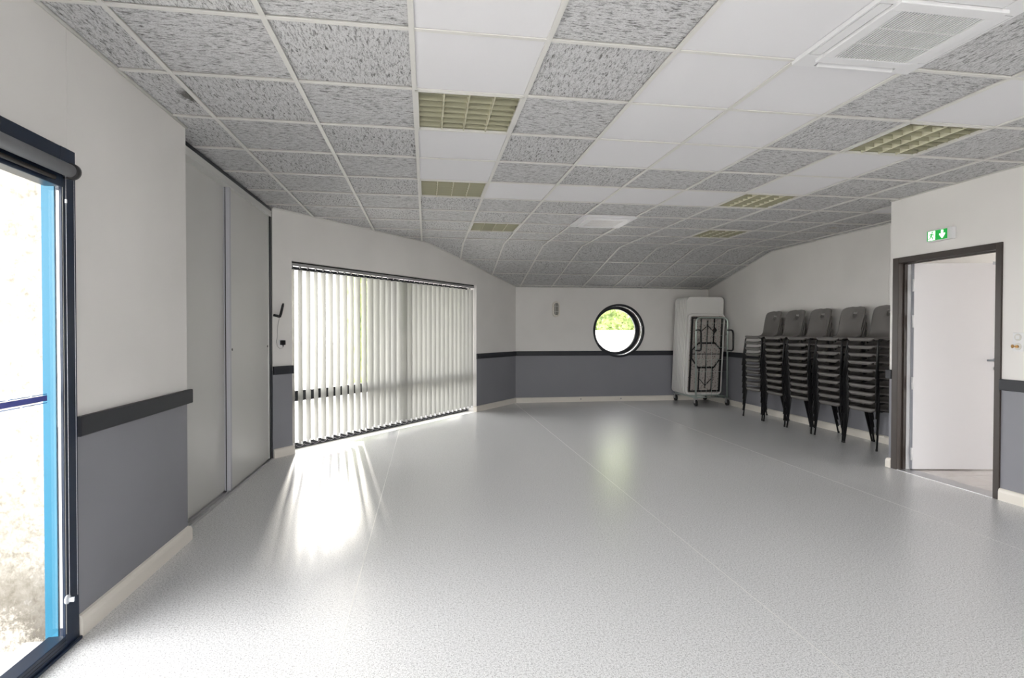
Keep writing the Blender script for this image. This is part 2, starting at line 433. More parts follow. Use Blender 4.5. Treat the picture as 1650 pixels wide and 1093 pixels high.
skirts = [('baseboard_left', 'cream skirting along the left wall', [(XL, 2.71), (XL, YL), (XL-.09, YL)]),
          ('baseboard_angled', 'short cream skirting between wardrobe and blinds', [al(.004), al(OP0), al(OP0)+AN*.10]),
          ('baseboard_back', 'cream skirting turning from the blinds along the far wall to the chairs', [al(OP1)+AN*.05, al(OP1), A1, (XR(YB), YB), (XR(YD), YD)]),
          ('baseboard_door', 'short cream skirting left of the door frame', [(XD+.3, YD), (XD, YD), (XD, OY1)]),
          ('baseboard_right', 'cream skirting right of the door frame', [(XD, OY0), (XD, YN)]),
          ('baseboard_near', 'cream skirting left of and behind the viewer', [(XL, WJ2[1]), (XL, WJ[0])])]
for nm, lb, pa in skirts: tag(run_profile(pa, SK).build(nm, 'skirting', bevel=0), lb, 'skirting', kind='structure')
b = MB()
rails = [('trim_1', 'charcoal chair rail on the left wall', [(XL, 2.705), (XL, YL+.03)]),
         ('trim_2', 'short charcoal chair rail between wardrobe and blinds', [al(.0), al(OP0+.003)]),
         ('trim_3', 'charcoal chair rail along the far wall to the porthole', [al(OP1-.006), A1, (RCX-.40, YB)]),
         ('trim_4', 'charcoal chair rail from the porthole round to the chairs', [(RCX+.40, YB), (XR(YB), YB), (XR(YD), YD)]),
         ('trim_5', 'stub of charcoal chair rail at the corner left of the door', [(XD+.06, YD), (XD, YD), (XD, OY1)]),
         ('trim_6', 'charcoal chair rail right of the door', [(XD, OY0), (XD, YN)])]
for nm, lb, pa in rails:
    o = tag(run_profile(pa, RL).build(nm, 'rail_charcoal'), lb, 'chair rail', kind='structure')
    if nm in ('trim_3', 'trim_4'):      # end scribed to the porthole ring
        sg = -1 if nm == 'trim_3' else 1; pts = [(RB, RCX+sg*.40), (RT, RCX+sg*.40)]
        for k in range(7):
            z = RT+(RB-RT)*k/6; pts.append((z, RCX+sg*sqrt(.514**2-(z-RCZ)**2)))
        MB().prism(pts, 'y', YB-.024, YB).build('scribed_end', 'rail_charcoal', o)

# ------------------------------------------------------------------ ceiling
GX, GY, TS = -.0621, 2.4503, .6
roof = MB(); roof.box(-2.4, 5.9, YN-.2, YB+.4, TOP-.02, TOP+.15)
ceil = tag(roof.build('ceiling', 'roof_underside'), 'suspended ceiling of fissured and plain tiles that slopes down to the far wall', 'ceiling', kind='structure')
def clip(poly, fn):
    out = []; n = len(poly)
    for i in range(n):
        a, c = poly[i], poly[(i+1) % n]; fa, fc = fn(a), fn(c)
        if fa >= 0: out.append(a)
        if (fa >= 0) != (fc >= 0):
            t = fa/(fa-fc); out.append((a[0]+(c[0]-a[0])*t, a[1]+(c[1]-a[1])*t))
    return out
def area(p): return abs(sum(p[i][0]*p[(i+1) % len(p)][1]-p[(i+1) % len(p)][0]*p[i][1] for i in range(len(p))))/2
def planes(yc):
    xl = XL if yc < 3.6 else XW-.03
    P_ = [lambda p: p[0]-xl, lambda p: (Vector(p)-A0).dot(-AN), lambda p: YB-p[1], lambda p: p[1]-YN]
    if yc < YD-.12: P_.append(lambda p: XD-p[0])
    else: P_.append(lambda p: XR(p[1])-p[0])
    return P_
ALPHA = atan2(CZ-ZB, YB-YRIDGE); CA = cos(ALPHA); SLEN = hypot(CZ-ZB, YB-YRIDGE)
WHITE = {(0, -3), (0, -1), (0, 0), (0, 2), (0, 3), (1, 4), (2, 4), (3, 4), (4, 4), (2, -1), (2, 0), (2, 1), (2, 2), (2, -2), (3, 0), (3, 1), (3, 2), (5, 0), (5, -1), (5, 2), (5, 3), (8, 4), (0, -4)}
LIGHTS = [(0, 1), (0, 4), (1, 7), (5, 1), (5, 4), (6, 7), (0, -2), (5, -2)]
ACS = [(3, -1), (3, 6)]
full_cache = {}
def add_tile(poly, ctr, matname, turn, gap, lift, thick, mtx=None):
    """poly in plan coordinates, ctr the cell centre; the tile is an object of its own"""
    loc = [(p[0]-ctr[0], p[1]-ctr[1]) for p in poly]
    ang_ = pi/2 if turn else 0
    if turn: loc = [(y, -x) for x, y in loc]
    key = (matname, tuple((round(x, 4), round(y, 4)) for x, y in loc), thick)
    if key not in full_cache:
        b = MB(); b.prism(loc, 'z', 0, thick); full_cache[key] = b.mesh('ceiling_tile', matname)
    o = bpy.data.objects.new('ceiling_tile', full_cache[key]); COL.objects.link(o); o.parent = ceil
    if mtx is None: o.location = (ctr[0], ctr[1], CZ+lift); o.rotation_euler = (0, 0, ang_)
    else: o.matrix_local = mtx @ Matrix.Translation((ctr[0], ctr[1], lift)) @ Matrix.Rotation(ang_, 4, 'Z')
for c in range(-3, 10):
    for r in range(-10, 10):
        cx, cy = GX+TS*(c+.5), GY+TS*(r+.5)
        if (c, r) in LIGHTS or (c, r) in ACS: continue
        white = (c, r) in WHITE
        g = .003 if white else .009
        y1 = min(GY+TS*(r+1)-g, YRIDGE)
        poly = [(GX+TS*c+g, GY+TS*r+g), (GX+TS*(c+1)-g, GY+TS*r+g), (GX+TS*(c+1)-g, y1), (GX+TS*c+g, y1)]
        for fn in planes(cy):
            poly = clip(poly, fn)
            if not poly: break
        if len(poly) < 3 or area(poly) < .004: continue
        mn = 'tile_white' if white else 'tile_fissured'
        turn = (c+r) % 2 == 0 and not white
        if (c, r) == (-3, 1): mn, turn = 'tile_mouldy', False; cx, cy = GX+TS*c+.45, cy
        if (c, r) == (8, 6): mn, turn = 'tile_stained', False
        add_tile(poly, (cx, cy), mn, turn, g, .006 if white else .010, .02)
# slope
SM = Matrix.Translation((0, YRIDGE, CZ)) @ Matrix.Rotation(-ALPHA, 4, 'X')
SROWS = [0, .69, 1.38, 2.06, SLEN]
for r in range(4):
    for c in range(0, 10):
        g = .009
        poly = [(GX+TS*c+g, SROWS[r]+(.0 if r == 0 else g)), (GX+TS*(c+1)-g, SROWS[r]+(.0 if r == 0 else g)), (GX+TS*(c+1)-g, SROWS[r+1]-g*.6), (GX+TS*c+g, SROWS[r+1]-g*.6)]
        for fn in planes(9):
            poly = clip(poly, lambda p, fn=fn: fn((p[0], YRIDGE+p[1]*CA)))
            if not poly: break
        if len(poly) < 3 or area(poly) < .003: continue
        add_tile(poly, (GX+TS*(c+.5), (SROWS[r]+SROWS[r+1])/2), 'tile_fissured', (c+r) % 2 == 1, g, .010, .02, SM)
# T-bars
def clip_seg(p, q, fns):
    t0, t1 = 0, 1
    for fn in fns:
        a, c = fn(p), fn(q)
        if a < 0 and c < 0: return None
        if a < 0: t0 = max(t0, a/(a-c))
        elif c < 0: t1 = min(t1, a/(a-c))
    return None if t1-t0 < .01 else ((p[0]+(q[0]-p[0])*t0, p[1]+(q[1]-p[1])*t0), (p[0]+(q[0]-p[0])*t1, p[1]+(q[1]-p[1])*t1))
def bar(p, q, wd, mtx=None, name='ceiling_runner', drop=0.0):
    d = Vector((q[0]-p[0], q[1]-p[1])); l = d.length; b = MB()
    b.box(0, l, -wd/2, wd/2, -.001-drop, .004); b.box(0, l, -.003, .003, .004, .04)
    o = b.build(name, 'tee_white', ceil); R_ = Matrix.Rotation(atan2(d.y, d.x), 4, 'Z')
    o.matrix_local = (Matrix.Translation((p[0], p[1], CZ)) if mtx is None else mtx @ Matrix.Translation((p[0], p[1], 0))) @ R_
for c in range(-2, 10):
    x = GX+TS*c
    for ya, yb, yc in ((YN, 3.6, 0), (3.6, YD-.1, 4), (YD-.1, YRIDGE, 7)):
        s = clip_seg((x, ya), (x, yb), planes(yc))
        if s: bar(s[0], s[1], .024, drop=.001)
    s = clip_seg((x, 0), (x, SLEN), [lambda p, fn=fn: fn((p[0], YRIDGE+p[1]*CA)) for fn in planes(9)])
    if s: bar(s[0], s[1], .024, SM, drop=.001)
for r in range(-9, 10):
    y = GY+TS*r
    s = clip_seg((-1.9, y), (5.7, y), planes(y+.001))
    if s: bar(s[0], s[1], .022, name='ceiling_cross_bar')
for r in (1, 2, 3):
    s = clip_seg((-1.9, SROWS[r]), (5.7, SROWS[r]), [lambda p, fn=fn: fn((p[0], YRIDGE+p[1]*CA)) for fn in planes(9)])
    if s: bar(s[0], s[1], .022, SM, 'ceiling_cross_bar')
# wall angle strip round the edge (thin, cream)
def edge(p, q, z0, z1):
    b = MB(); p, q = Vector((*p, z0)), Vector((*q, z1)); b.tube([p, q], .009, 6); return b.build('edge_angle', 'tee_white', ceil)
edge((XL+.008, -.5), (XL+.008, YL), CZ+.004, CZ+.004)
rd = al((YRIDGE-A0.y)/AU.y)
edge(al(.0)-AN*.006, rd-AN*.006, CZ+.004, CZ+.004); edge(rd-AN*.006, A1-AN*.006, CZ+.004, ZB+.004)
edge((XR(YD)-.006, YD), (XR(YRIDGE)-.006, YRIDGE), CZ+.004, CZ+.004); edge((XR(YRIDGE)-.006, YRIDGE), (XR(YB)-.006, YB-.006), CZ+.004, ZB+.004)
edge((A1.x, YB-.006), (XR(YB), YB-.006), ZB+.004, ZB+.004); edge((XD-.006, YN), (XD-.006, YD), CZ+.004, CZ+.004)

# ------------------------------------------------------------------ ceiling louvre lights
def light_meshes():
    d = {}
    b = MB(); h = .297
    for a in ((-h, -h+.018, -h, h), (h-.018, h, -h, h), (-h, h, -h, -h+.018), (-h, h, h-.018, h)): b.box(*a, -.004, .010)
    d['frame'] = b.mesh('light_frame', 'tee_white')
    b = MB(); b.box(-.285, .285, -.285, .285, .085, .09)
    for s in (-1, 1): b.box(s*.285, s*.28, -.285, .285, .0, .085); b.box(-.285, .285, s*.285, s*.28, 0, .085)
    d['tray'] = b.mesh('light_tray', 'louvre_tray')
    # long V-shaped reflector between two tubes
    b = MB(); b.prism([(-.002, .0), (.002, .0), (.016, .055), (-.016, .055)], 'y', -.279, .279)
    b2 = MB()
    for (x, y, z) in b.v: b2.v.append((z, y, x)) if False else b2.v.append((x, y, z))
    d['long'] = None
    bl = MB(); k = [(-.0025, 0), (.0025, 0), (.014, .06), (-.014, .06)]
    bl.v = [(x, -.279, z) for x, z in k]+[(x, .279, z) for x, z in k]
    for q in ((0, 1, 2, 3), (7, 6, 5, 4), (0, 4, 5, 1), (1, 5, 6, 2), (2, 6, 7, 3), (3, 7, 4, 0)): bl.face(list(q))
    d['long'] = bl.mesh('light_reflector', 'louvre')
    bl = MB(); k = [(-.0012, .004), (.0012, .004), (.007, .05), (-.007, .05)]
    bl.v = [(-.279, y, z) for y, z in k]+[(.279, y, z) for y, z in k]
    for q in ((3, 2, 1, 0), (4, 5, 6, 7), (0, 1, 5, 4), (1, 2, 6, 5), (2, 3, 7, 6), (3, 0, 4, 7)): bl.face(list(q))
    d['cross'] = bl.mesh('light_louvre', 'louvre_tray')
    b = MB(); b.cyl((0, -.27, .068), (0, .27, .068), .012, 10); d['tube'] = b.mesh('light_tube', 'white_plastic')
    return d
LM = light_meshes()
LLAB = {(0, 1): 'large unlit khaki louvre ceiling light between plain white tiles, nearest on the left', (0, 4): 'square khaki louvre ceiling light in the left row, second from the viewer',
        (1, 7): 'small far khaki louvre ceiling light above the angled blinds', (5, 1): 'large louvre ceiling light in front of the exit sign wall, nearest on the right',
        (5, 4): 'middle louvre ceiling light of the right row', (6, 7): 'far louvre ceiling light of the right row above the chairs',
        (0, -2): 'louvre ceiling light overhead, left row', (5, -2): 'louvre ceiling light overhead, right row'}
for (c, r) in LIGHTS:
    if r == -2: continue
    t = thing('ceiling_light', LLAB[(c, r)], 'ceiling light', (GX+TS*(c+.5), GY+TS*(r+.5), CZ), 0, 'louvre lights in the ceiling')
    put('frame', LM['frame'], t); put('reflector_tray', LM['tray'], t)
    for x in (-.1395, 0, .1395): put('reflector', LM['long'], t, (x, 0, 0))
    for k in range(7): put('louvre_blade', LM['cross'], t, (0, -.279+.558*(k+.5)/7, 0))
    for x in (-.21, -.07, .07, .21): put('tube', LM['tube'], t, (x, 0, 0))

# ------------------------------------------------------------------ ceiling air conditioners
def aircon(c, r, label, tan):
    t = thing('ceiling_air_conditioner', label, 'air conditioner', (GX+TS*(c+.5), GY+TS*(r+.5), CZ), 0, 'ceiling cassette air conditioners')
    h = .312
    b = MB()   # outer frame with four slots
    for sx in (-1, 1):
        for sy in (-1, 1): b.box(sx*h, sx*.205, sy*h, sy*.205, -.016, .004)
    for s in (-1, 1):
        b.box(s*h, s*.302, -.205, .205, -.016, .004); b.box(-.205, .205, s*h, s*.302, -.016, .004)
    b.build('corner_frame', 'white_plastic', t)
    MB().box(-.30, .30, -.30, .30, .02, .03).build('duct_plate', 'gap_dark', t)
    # raised centre panel as a frame
    q = .242; g = .187; b = MB()
    b.box(-q, q, -q, -g, -.030, -.012); b.box(-q, q, g, q, -.030, -.012); b.box(-q, -g, -g, g, -.030, -.012); b.box(g, q, -g, g, -.030, -.012)
    pan = b.build('centre_panel', 'white_plastic', t, bevel=.003)
    MB().box(-g, g, -g, g, -.0258, -.022).build('grille_backing', 'grille_tan' if tan else 'grille_dark', pan)
    sm_ = MB().box(-.0032, .0032, -g, g, -.0295, -.0262).mesh('grille_slat', 'white_plastic')
    for k in range(28): put('grille_slat', sm_, pan, (-g+2*g*(k+.5)/28, 0, 0))
    for y in (-.062, .062): MB().box(-g, g, y-.003, y+.003, -.0285, -.0262).build('grille_cross_bar', 'white_plastic', pan)
    # flaps
    fl = MB().box(-.2, .2, -.026, .026, -.004, .004).mesh('air_flap', 'white_plastic')
    for k, tilt in enumerate((.0, .05, .75, .05)):
        a = k*pi/2 - pi/2     # near, right, far, left
        o = put('air_flap', fl, t, (cos(a)*.272, sin(a)*.272, -.012 if tilt < .5 else -.004)); o.rotation_euler = (tilt if tilt > .5 else 0, 0, a+pi/2)
        if tilt > .5:
            o.rotation_euler = (-.9, 0, 0)
            for s in (-1, 1): MB().cyl((s*.19, .255, -.006), (s*.2, .255, -.006), .012, 10).build('flap_pivot', 'black_plastic', t)
    return t
aircon(3, -1, 'large white ceiling cassette air conditioner with slatted grille, nearest overhead', False)
aircon(3, 6, 'white ceiling cassette air conditioner with tan grille, far in the ceiling', True)

# ------------------------------------------------------------------ big window on the left
def big_window(name, label, y0, y1, detailed):
    t = thing(name, label, 'window', (XL, y1, 0), 0, kind='structure')   # local y runs negative towards the viewer
    n = -(y1-y0); d0, d1 = -.055, .010
    def prof(nm, *a): return MB().box(*a).build(nm, 'frame_navy', t, bevel=.003)
    b = MB(); b.box(0, d1, -.095, 0, 0, WZ); b.box(d0, 0, -.018, 0, 0, WZ); b.build('frame_jamb', 'frame_navy', t)
    b = MB(); b.box(0, d1, n, n+.095, 0, WZ); b.box(d0, 0, n, n+.018, 0, WZ); b.build('frame_jamb', 'frame_navy', t)
    prof('frame_head', d0, d1, n+.095, -.095, WZ-.17, WZ)
    prof('frame_sill', d0, d1+.006, n+.095, -.095, 0, .062)
    MB().box(d1+.006, d1+.016, n, -.002, 0, .014).build('threshold', 'frame_navy', t, bevel=.004)
    for z in (.03, .045): MB().box(d1+.006, d1+.0068, n+.1, -.1, z, z+.002).build('sill_groove', 'gap_dark', t)
    MB().box(d1-.001, d1+.0012, -.090, -.0875, .065, WZ-.17).build('gasket', 'alu_light', t)
    MB().box(d0+.004, d0+.020, -.024, -.018, .06, WZ-.17).build('outer_bead', 'alu_light', t)
    MB().box(-.058, -.052, n+.015, -.015, .055, WZ-.16).build('pane', 'glass', t)
    if detailed:
        MB().box(-.0515, -.0505, n+.095, -.020-.075, 1.056, 1.079).build('blue_stripe', 'stripe_blue', t)
        for z, cuts in ((1.0845, (.10, .23, .62)), (1.048, (.155, .40, .80))):
            a = -.095
            for cdist in list(cuts)+[abs(n)-.105]:
                MB().box(-.0515, -.0505, -.095-cdist+.010 if cdist < abs(n)-.11 else n+.095, a, z-.0014, z+.0014).build('blue_line', 'stripe_thin', t)
                a = -.095-cdist-.004
    return t
big_window('window_1', 'large navy framed window with blue stripe across the glass', WJ[0], WJ[1], True)
big_window('window_2', 'second large navy framed window beside the viewer', WJ2[0], WJ2[1], True)
t = thing('window_6', 'glazed doors in the wall behind the viewer', 'window', (NW[0], YN, 0), 0, kind='structure')
nwl = NW[1]-NW[0]
for k in range(5): MB().box(max(0, nwl*k/4-.045), min(nwl, nwl*k/4+.045), -.14, -.08, 0, WZ).build('mullion', 'frame_navy', t)
MB().box(.045, nwl-.045, -.14, -.08, WZ-.09, WZ).build('frame_head', 'frame_navy', t); MB().box(.045, nwl-.045, -.14, -.08, 0, .08).build('frame_sill', 'frame_navy', t)
for k in range(4): MB().box(nwl*k/4+.03, nwl*(k+1)/4-.03, -.113, -.107, .05, WZ-.05).build('pane', 'glass', t)
# roller blind
t = thing('roller_blind', 'rolled up grey roller blind with black end cap over the left window', 'roller blind', (XL, 2.70, 2.018))
MB().cyl((.040, -1.95, 0), (.040, -.088, 0), .027, 24).build('roll', 'roll_fabric', t)
b = MB(); b.lathe([(.026, 0), (.034, .003), (.034, .024), (.027, .030)], (.040, -.092, 0), (0, 1, 0), 24)
b.box(.0105, .040, -.080, -.066, -.03, .03); b.build('end_bracket', 'black_plastic', t)
MB().cyl((.022, -1.95, -.045), (.022, -.16, -.045), .009, 10).build('bottom_bar', 'frame_brown', t)
b = MB(); CH = (-.063, -.117)
for y in CH:
    for i in range(290):
        z = -.030-i*.0061
        p = Vector((.040, y, z)); r = .0021; q = len(b.v)
        b.v += [tuple(p+Vector(d)*r) for d in ((1, 0, 0), (-1, 0, 0), (0, 1, 0), (0, -1, 0), (0, 0, 1), (0, 0, -1))]
        for fc in ((0, 2, 4), (2, 1, 4), (1, 3, 4), (3, 0, 4), (2, 0, 5), (1, 2, 5), (3, 1, 5), (0, 3, 5)): b.face([q+j for j in fc], 0, True)
ch = b.build('bead_chain', 'alu_frame', t); ch['kind'] = 'stuff'
for y in CH: MB().cyl((.040, y, -.02), (.040, y, -1.80), .0007, 5).build('chain_cord', 'alu_frame', t)
MB().box(.037, .043, CH[1]-.003, CH[1]+.003, -.14, -.125).build('chain_joiner', 'white_plastic', t)
b = MB(); b.lathe([(.010, 0), (.019, .003), (.019, .009), (.012, .012)], (.0105, -.090, -1.805), (1, 0, 0), 20); b.box(.0105, .042, -.094, -.086, -1.815, -1.797)
b.build('chain_tensioner', 'clear_plastic', t)

# ------------------------------------------------------------------ sliding wardrobe
t = thing('sliding_wardrobe', 'tall built-in wardrobe with two grey sliding doors left of the blinds', 'wardrobe', (XW, 3.86, 0))
LEN = 6.245-3.86
MB().box(-.05, .012, .0, LEN, 2.598, 2.634).build('top_fascia', 'frame_dark', t)
b = MB(); b.box(-.09, .02, .0, LEN-.055, 2.540, 2.597); b.box(.02, .022, .0, LEN-.055, 2.565, 2.568); b.box(.02, .022, 0, LEN-.055, 2.59, 2.597); b.build('top_rail', 'alu_light', t)
MB().box(-.09, .014, LEN-.085, LEN-.002, 0, 2.598).build('end_post', 'frame_dark', t)
b = MB(); b.box(-.1, .028, .0, LEN-.085, .0, .004)
for x in (-.085, -.045, -.012, .024): b.box(x-.002, x+.002, 0, LEN-.085, .004, .016)
b.build('bottom_track', 'aluminium', t)
DM = 4.985-3.86
for nm, x, y0, y1, st in (('sliding_door', -.040, -.10, DM+.02, 'far'), ('sliding_door', .0, DM-.02, LEN-.09, 'near')):
    d = MB().box(x-.03, x-.002, y0+.010, y1-.004, .018, 2.546).build(nm, 'ward_panel', t)
    MB().box(x-.034, x+.006, y0-.0 if st == 'near' else y1-.036, y0+.036 if st == 'near' else y1, .016, 2.55).build('stile', 'stile_grey', d)
    if st == 'near':
        MB().box(x-.034, x+.004, y1-.012, y1, .016, 2.55).build('stile', 'alu_light', d)
        MB().box(x-.030, x-.024, y0-.004, y0, .016, 2.55).build('seal', 'black_plastic', d)
        for y in (y0+.075, y1-.05): MB().lathe([(.011, 0), (.011, .003), (.006, .004)], (x-.002, y, 1.19), (1, 0, 0), 14).build('finger_lock', 'black_metal', d)

# ------------------------------------------------------------------ angled window and its vertical blinds
win = thing('window_3', 'tall dark framed window behind the vertical blinds', 'window', (A0.x, A0.y, 0), AANG, kind='structure')
def wf(nm, *a): return MB().box(*a).build(nm, 'frame_dark', win, bevel=.004)
FY0, FY1 = .19, .25
wf('frame_jamb', OP0, OP0+.06, FY0, FY1, 0, OPZ); wf('frame_jamb', OP1-.06, OP1, FY0, FY1, 0, OPZ)
wf('frame_head', OP0+.06, OP1-.06, FY0, FY1, OPZ-.07, OPZ); wf('frame_sill', OP0+.06, OP1-.06, FY0, FY1, 0, .07)
wf('transom', OP0+.06, OP1-.06, FY0, FY1, .545, .665)
MULS = (2.12,)
for x in MULS: wf('mullion', x-.055, x+.055, FY0-.003, FY1+.003, .0, OPZ)
xs = [OP0+.06]+[v for x in MULS for v in (x-.055, x+.055)]+[OP1-.06]
for i in range(0, len(xs), 2):
    for z0, z1 in ((.07, .545), (.665, OPZ-.07)): MB().box(xs[i]-.01, xs[i+1]+.01, .217, .223, z0-.01, z1+.01).build('pane', 'glass', win)
MB().box(OP0, OP1, .0, .30, -.02, .0015).build('threshold', 'plaster_white', win)

bl = thing('vertical_blinds', 'wide light grey vertical blinds hanging over the angled window', 'blinds', (A0.x, A0.y, 0), AANG)
hr = MB().box(OP0+.004, OP1-.006, .045, .100, 2.066, 2.098).build('head_rail', 'aluminium', bl)
MB().box(OP0+.004, OP1-.006, .05, .095, 2.099, 2.114).build('rail_bracket', 'gap_dark', hr)
PITCH = .1112; NS = 33; SW = .0635
b = MB(); K = 8        # cambered slat
for z in (.075, 2.03):
    for k in range(K+1):
        tt = -1+2*k/K; b.v.append((tt*SW, .007*(1-tt*tt), z))
for k in range(K): b.face([k, k+1, K+1+k+1, K+1+k], 0, True)
slat_me = b.mesh('slat', 'blind_fabric')
hem_me = MB().box(-SW+.004, SW-.004, .001, .0055, .078, .110).mesh('hem_weight', 'white_plastic')
car = MB(); car.box(-.012, .012, -.006, .006, 2.050, 2.066); car.box(-.006, .006, -.0015, .0015, 2.020, 2.052); car_me = car.mesh('carrier', 'frame_dark')
clip_me = MB().box(-.004, .004, -.012, -.004, 2.046, 2.066).mesh('carrier_clip', 'white_plastic')
chm = MB(); chm.tube([(PITCH*k/8, 0, .082-.022*(1-(2*k/8-1)**2)) for k in range(9)], .0014, 5, 0); chain_me = chm.mesh('link_chain', 'white_plastic')
for i in range(NS):
    s = OP0+.062+i*PITCH
    phi = 77+random.uniform(-3, 3) if i < 11 else 86+random.uniform(-2.5, 2.5)
    if i in (2, 3): phi -= 3
    if i == 16: phi = 76
    a = radians(phi)
    sl = put('slat', slat_me, bl, (s, .075, 0), (0, 0, a))
    put('hem_weight', hem_me, sl)
    put('carrier', car_me, bl, (s, .075, 0)); put('carrier_clip', clip_me, bl, (s-.03, .052, 0))
    if i < NS-1:
        put('link_chain', chain_me, bl, (s, .016, 0))
b = MB(); b.tube([(OP1-.02, .03, 2.07), (OP1-.02, .028, 1.2), (OP1-.02, .03, .7)], .0018, 6); b.build('pull_cord', 'white_plastic', bl)

# ------------------------------------------------------------------ porthole
t = thing('window_4', 'round porthole window with dark ring in the far wall', 'window', (RCX, YB, RCZ), 0, kind='structure')
def annulus(r0, r1, y0, y1, seg=72):
    b = MB(); n = 0
    for y in (y0, y1):
        for r in (r0, r1):
            for k in range(seg): a = 2*pi*k/seg; b.v.append((r*cos(a), y, r*sin(a)))
    for k in range(seg):
        j = (k+1) % seg
        b.face([k, j, seg+j, seg+k]); b.face([2*seg+k, 3*seg+k, 3*seg+j, 2*seg+j])
        b.face([k, 2*seg+k, 2*seg+j, j], 0, True); b.face([seg+k, seg+j, 3*seg+j, 3*seg+k], 0, True)
    return b
annulus(.474, .515, -.014, .004).build('ring', 'frame_dark', t)
annulus(.476, .4995, .004, .29).build('sleeve', 'frame_brown', t)
annulus(.470, .4765, .035, .075).build('inner_trim', 'chrome', t)
annulus(.418, .477, .190, .265).build('sash', 'frame_dark', t)
b = MB(); b.lathe([(.440, 0), (.440, .006)], (0, .23, 0), (0, 1, 0), 64); b.build('pane', 'glass', t)

# ------------------------------------------------------------------ door in the right wall
t = thing('door_1', 'white door standing open into the bright tiled hall, in a dark frame', 'door', (XD, 0, 0), 0, kind='structure')
def fr(nm, *a): return MB().box(*a).build(nm, 'frame_brown', t, bevel=.003)
fr('frame_jamb', -.014, WT+.005, OY0, DY0, 0, OZ); fr('frame_jamb', -.014, WT+.005, DY1, OY1, 0, OZ); fr('frame_head', -.014, WT+.005, DY0, DY1, DZ, OZ)
for y0, y1 in ((DY1-.012, DY1), (DY0, DY0+.012)): MB().box(.045, .075, y0, y1, 0, DZ).build('frame_stop', 'frame_brown', t)
MB().box(.045, .075, DY0, DY1, DZ-.012, DZ).build('frame_stop', 'frame_brown', t)
MB().box(.085, .128, DY1-.004, DY1+.001, 0, DZ).build('rebate_seal', 'white_plastic', t)
MB().box(-.012, WT+.02, DY0, DY1, -.01, .004).build('threshold_strip', 'aluminium', t)
# leaf: hinged at the far jamb, swung into the hall
lf = bpy.data.objects.new('leaf', None); COL.objects.link(lf); lf.parent = t; lf.location = (.118, DY1-.022, 0); lf.rotation_euler = (0, 0, -.155)
LW = .855
leaf = MB().box(0, LW, -.02, .02, .012, 2.015).build('leaf_panel', ['door_white'], lf, bevel=.002)
bpy.data.objects.remove(lf)
leaf.name = 'leaf'; leaf.parent = t; leaf.location = (.118, DY1-.030, 0); leaf.rotation_euler = (0, 0, -.155)
MB().box(-.003, .0, -.018, .018, .014, 2.013).build('leaf_edge', 'alu_frame', leaf)
for z in (.16, .85, 1.45, 1.80):
    b = MB(); b.cyl((-.012, -.024, z-.06), (-.012, -.024, z+.06), .009, 12); b.cyl((-.012, -.024, z-.003), (-.012, -.024, z+.003), .0105, 12); b.build('hinge', 'white_plastic', leaf)
b = MB(); b.cyl((LW-.055, -.02, 1.075), (LW-.055, -.028, 1.075), .028, 24); b.cyl((LW-.055, -.028, 1.075), (LW-.055, -.065, 1.075), .010, 12)
b.tube([(LW-.055, -.062, 1.075), (LW-.075, -.066, 1.075), (LW-.175, -.062, 1.075)], .0095, 10); b.build('handle', 'handle_grey', leaf)
b = MB(); b.cyl((LW-.055, -.02, .995), (LW-.055, -.028, .995), .026, 24); b.cyl((LW-.055, -.028, .995), (LW-.055, -.034, .995), .009, 12); b.build('lock_rose', 'handle_grey', leaf)
b = MB(); b.box(LW-.035, LW-.005, -.032, -.02, .06, .17); b.box(LW-.028, LW-.012, -.045, -.032, .09, .15); b.build('floor_bolt', 'chrome', leaf)
MB().box(LW-.10, LW+.02, -.026, -.02, 2.0, 2.03).build('top_bolt', 'alu_frame', leaf)
for z in (1.95, .22): MB().box(.08, .11, DY0+.0, DY0+.014, z-.05, z+.05).build('strike_plate', 'aluminium', t)

# exit sign
t = thing('exit_sign', 'green illuminated exit sign with running man and down arrow above the door', 'exit sign', (XD, 4.378, 2.216))
def yz(b, pts, x0, x1): b.prism(pts, 'x', x0, x1); return b
MB().box(-.042, 0, -.126, .124, -.052, .052).build('sign_body', 'white_plastic', t, bevel=.004)
# left in the photo = +y
MB().box(-.0445, -.042, -.082, .117, -.044, .044).build('green_face', 'sign_green', t)
x0, x1 = -.0458, -.0445
b = MB(); yz(b, [(-.024, .038), (-.046, .038), (-.046, .004), (-.063, .010), (-.063, -.002), (-.035, -.038), (-.007, -.002), (-.007, .010), (-.024, .004)], x0, x1); b.build('down_arrow', 'sign_white', t)
b = MB()
def quad(p, q, wd):
    p, q = Vector(p), Vector(q); d = (q-p).normalized(); nn = Vector((-d.y, d.x))*wd/2
    return [tuple(p+nn), tuple(p-nn), tuple(q-nn), tuple(q+nn)]
# doorway outline and the runner (coordinates: y to the left, z up)
MB().box(x0, x1, .034, .104, -.040, .040).build('doorway_symbol', 'sign_white', t)
x0, x1 = -.0470, -.0458
b = MB(); hd = [(.062+.0075*cos(2*pi*k/12), .027+.0075*sin(2*pi*k/12)) for k in range(12)]; yz(b, hd, x0, x1)
for p, q, wd in (((.066, .018), (.076, -.008), .015), ((.064, .014), (.048, .002), .007), ((.048, .002), (.040, .010), .006), ((.070, .014), (.088, .012), .007), ((.088, .012), (.094, -.002), .006),
                 ((.074, -.006), (.058, -.016), .009), ((.058, -.016), (.060, -.034), .008), ((.077, -.006), (.084, -.022), .009), ((.084, -.022), (.101, -.026), .008)):
    yz(b, quad(p, q, wd), x0, x1)
b.build('running_man', 'sign_green', t)

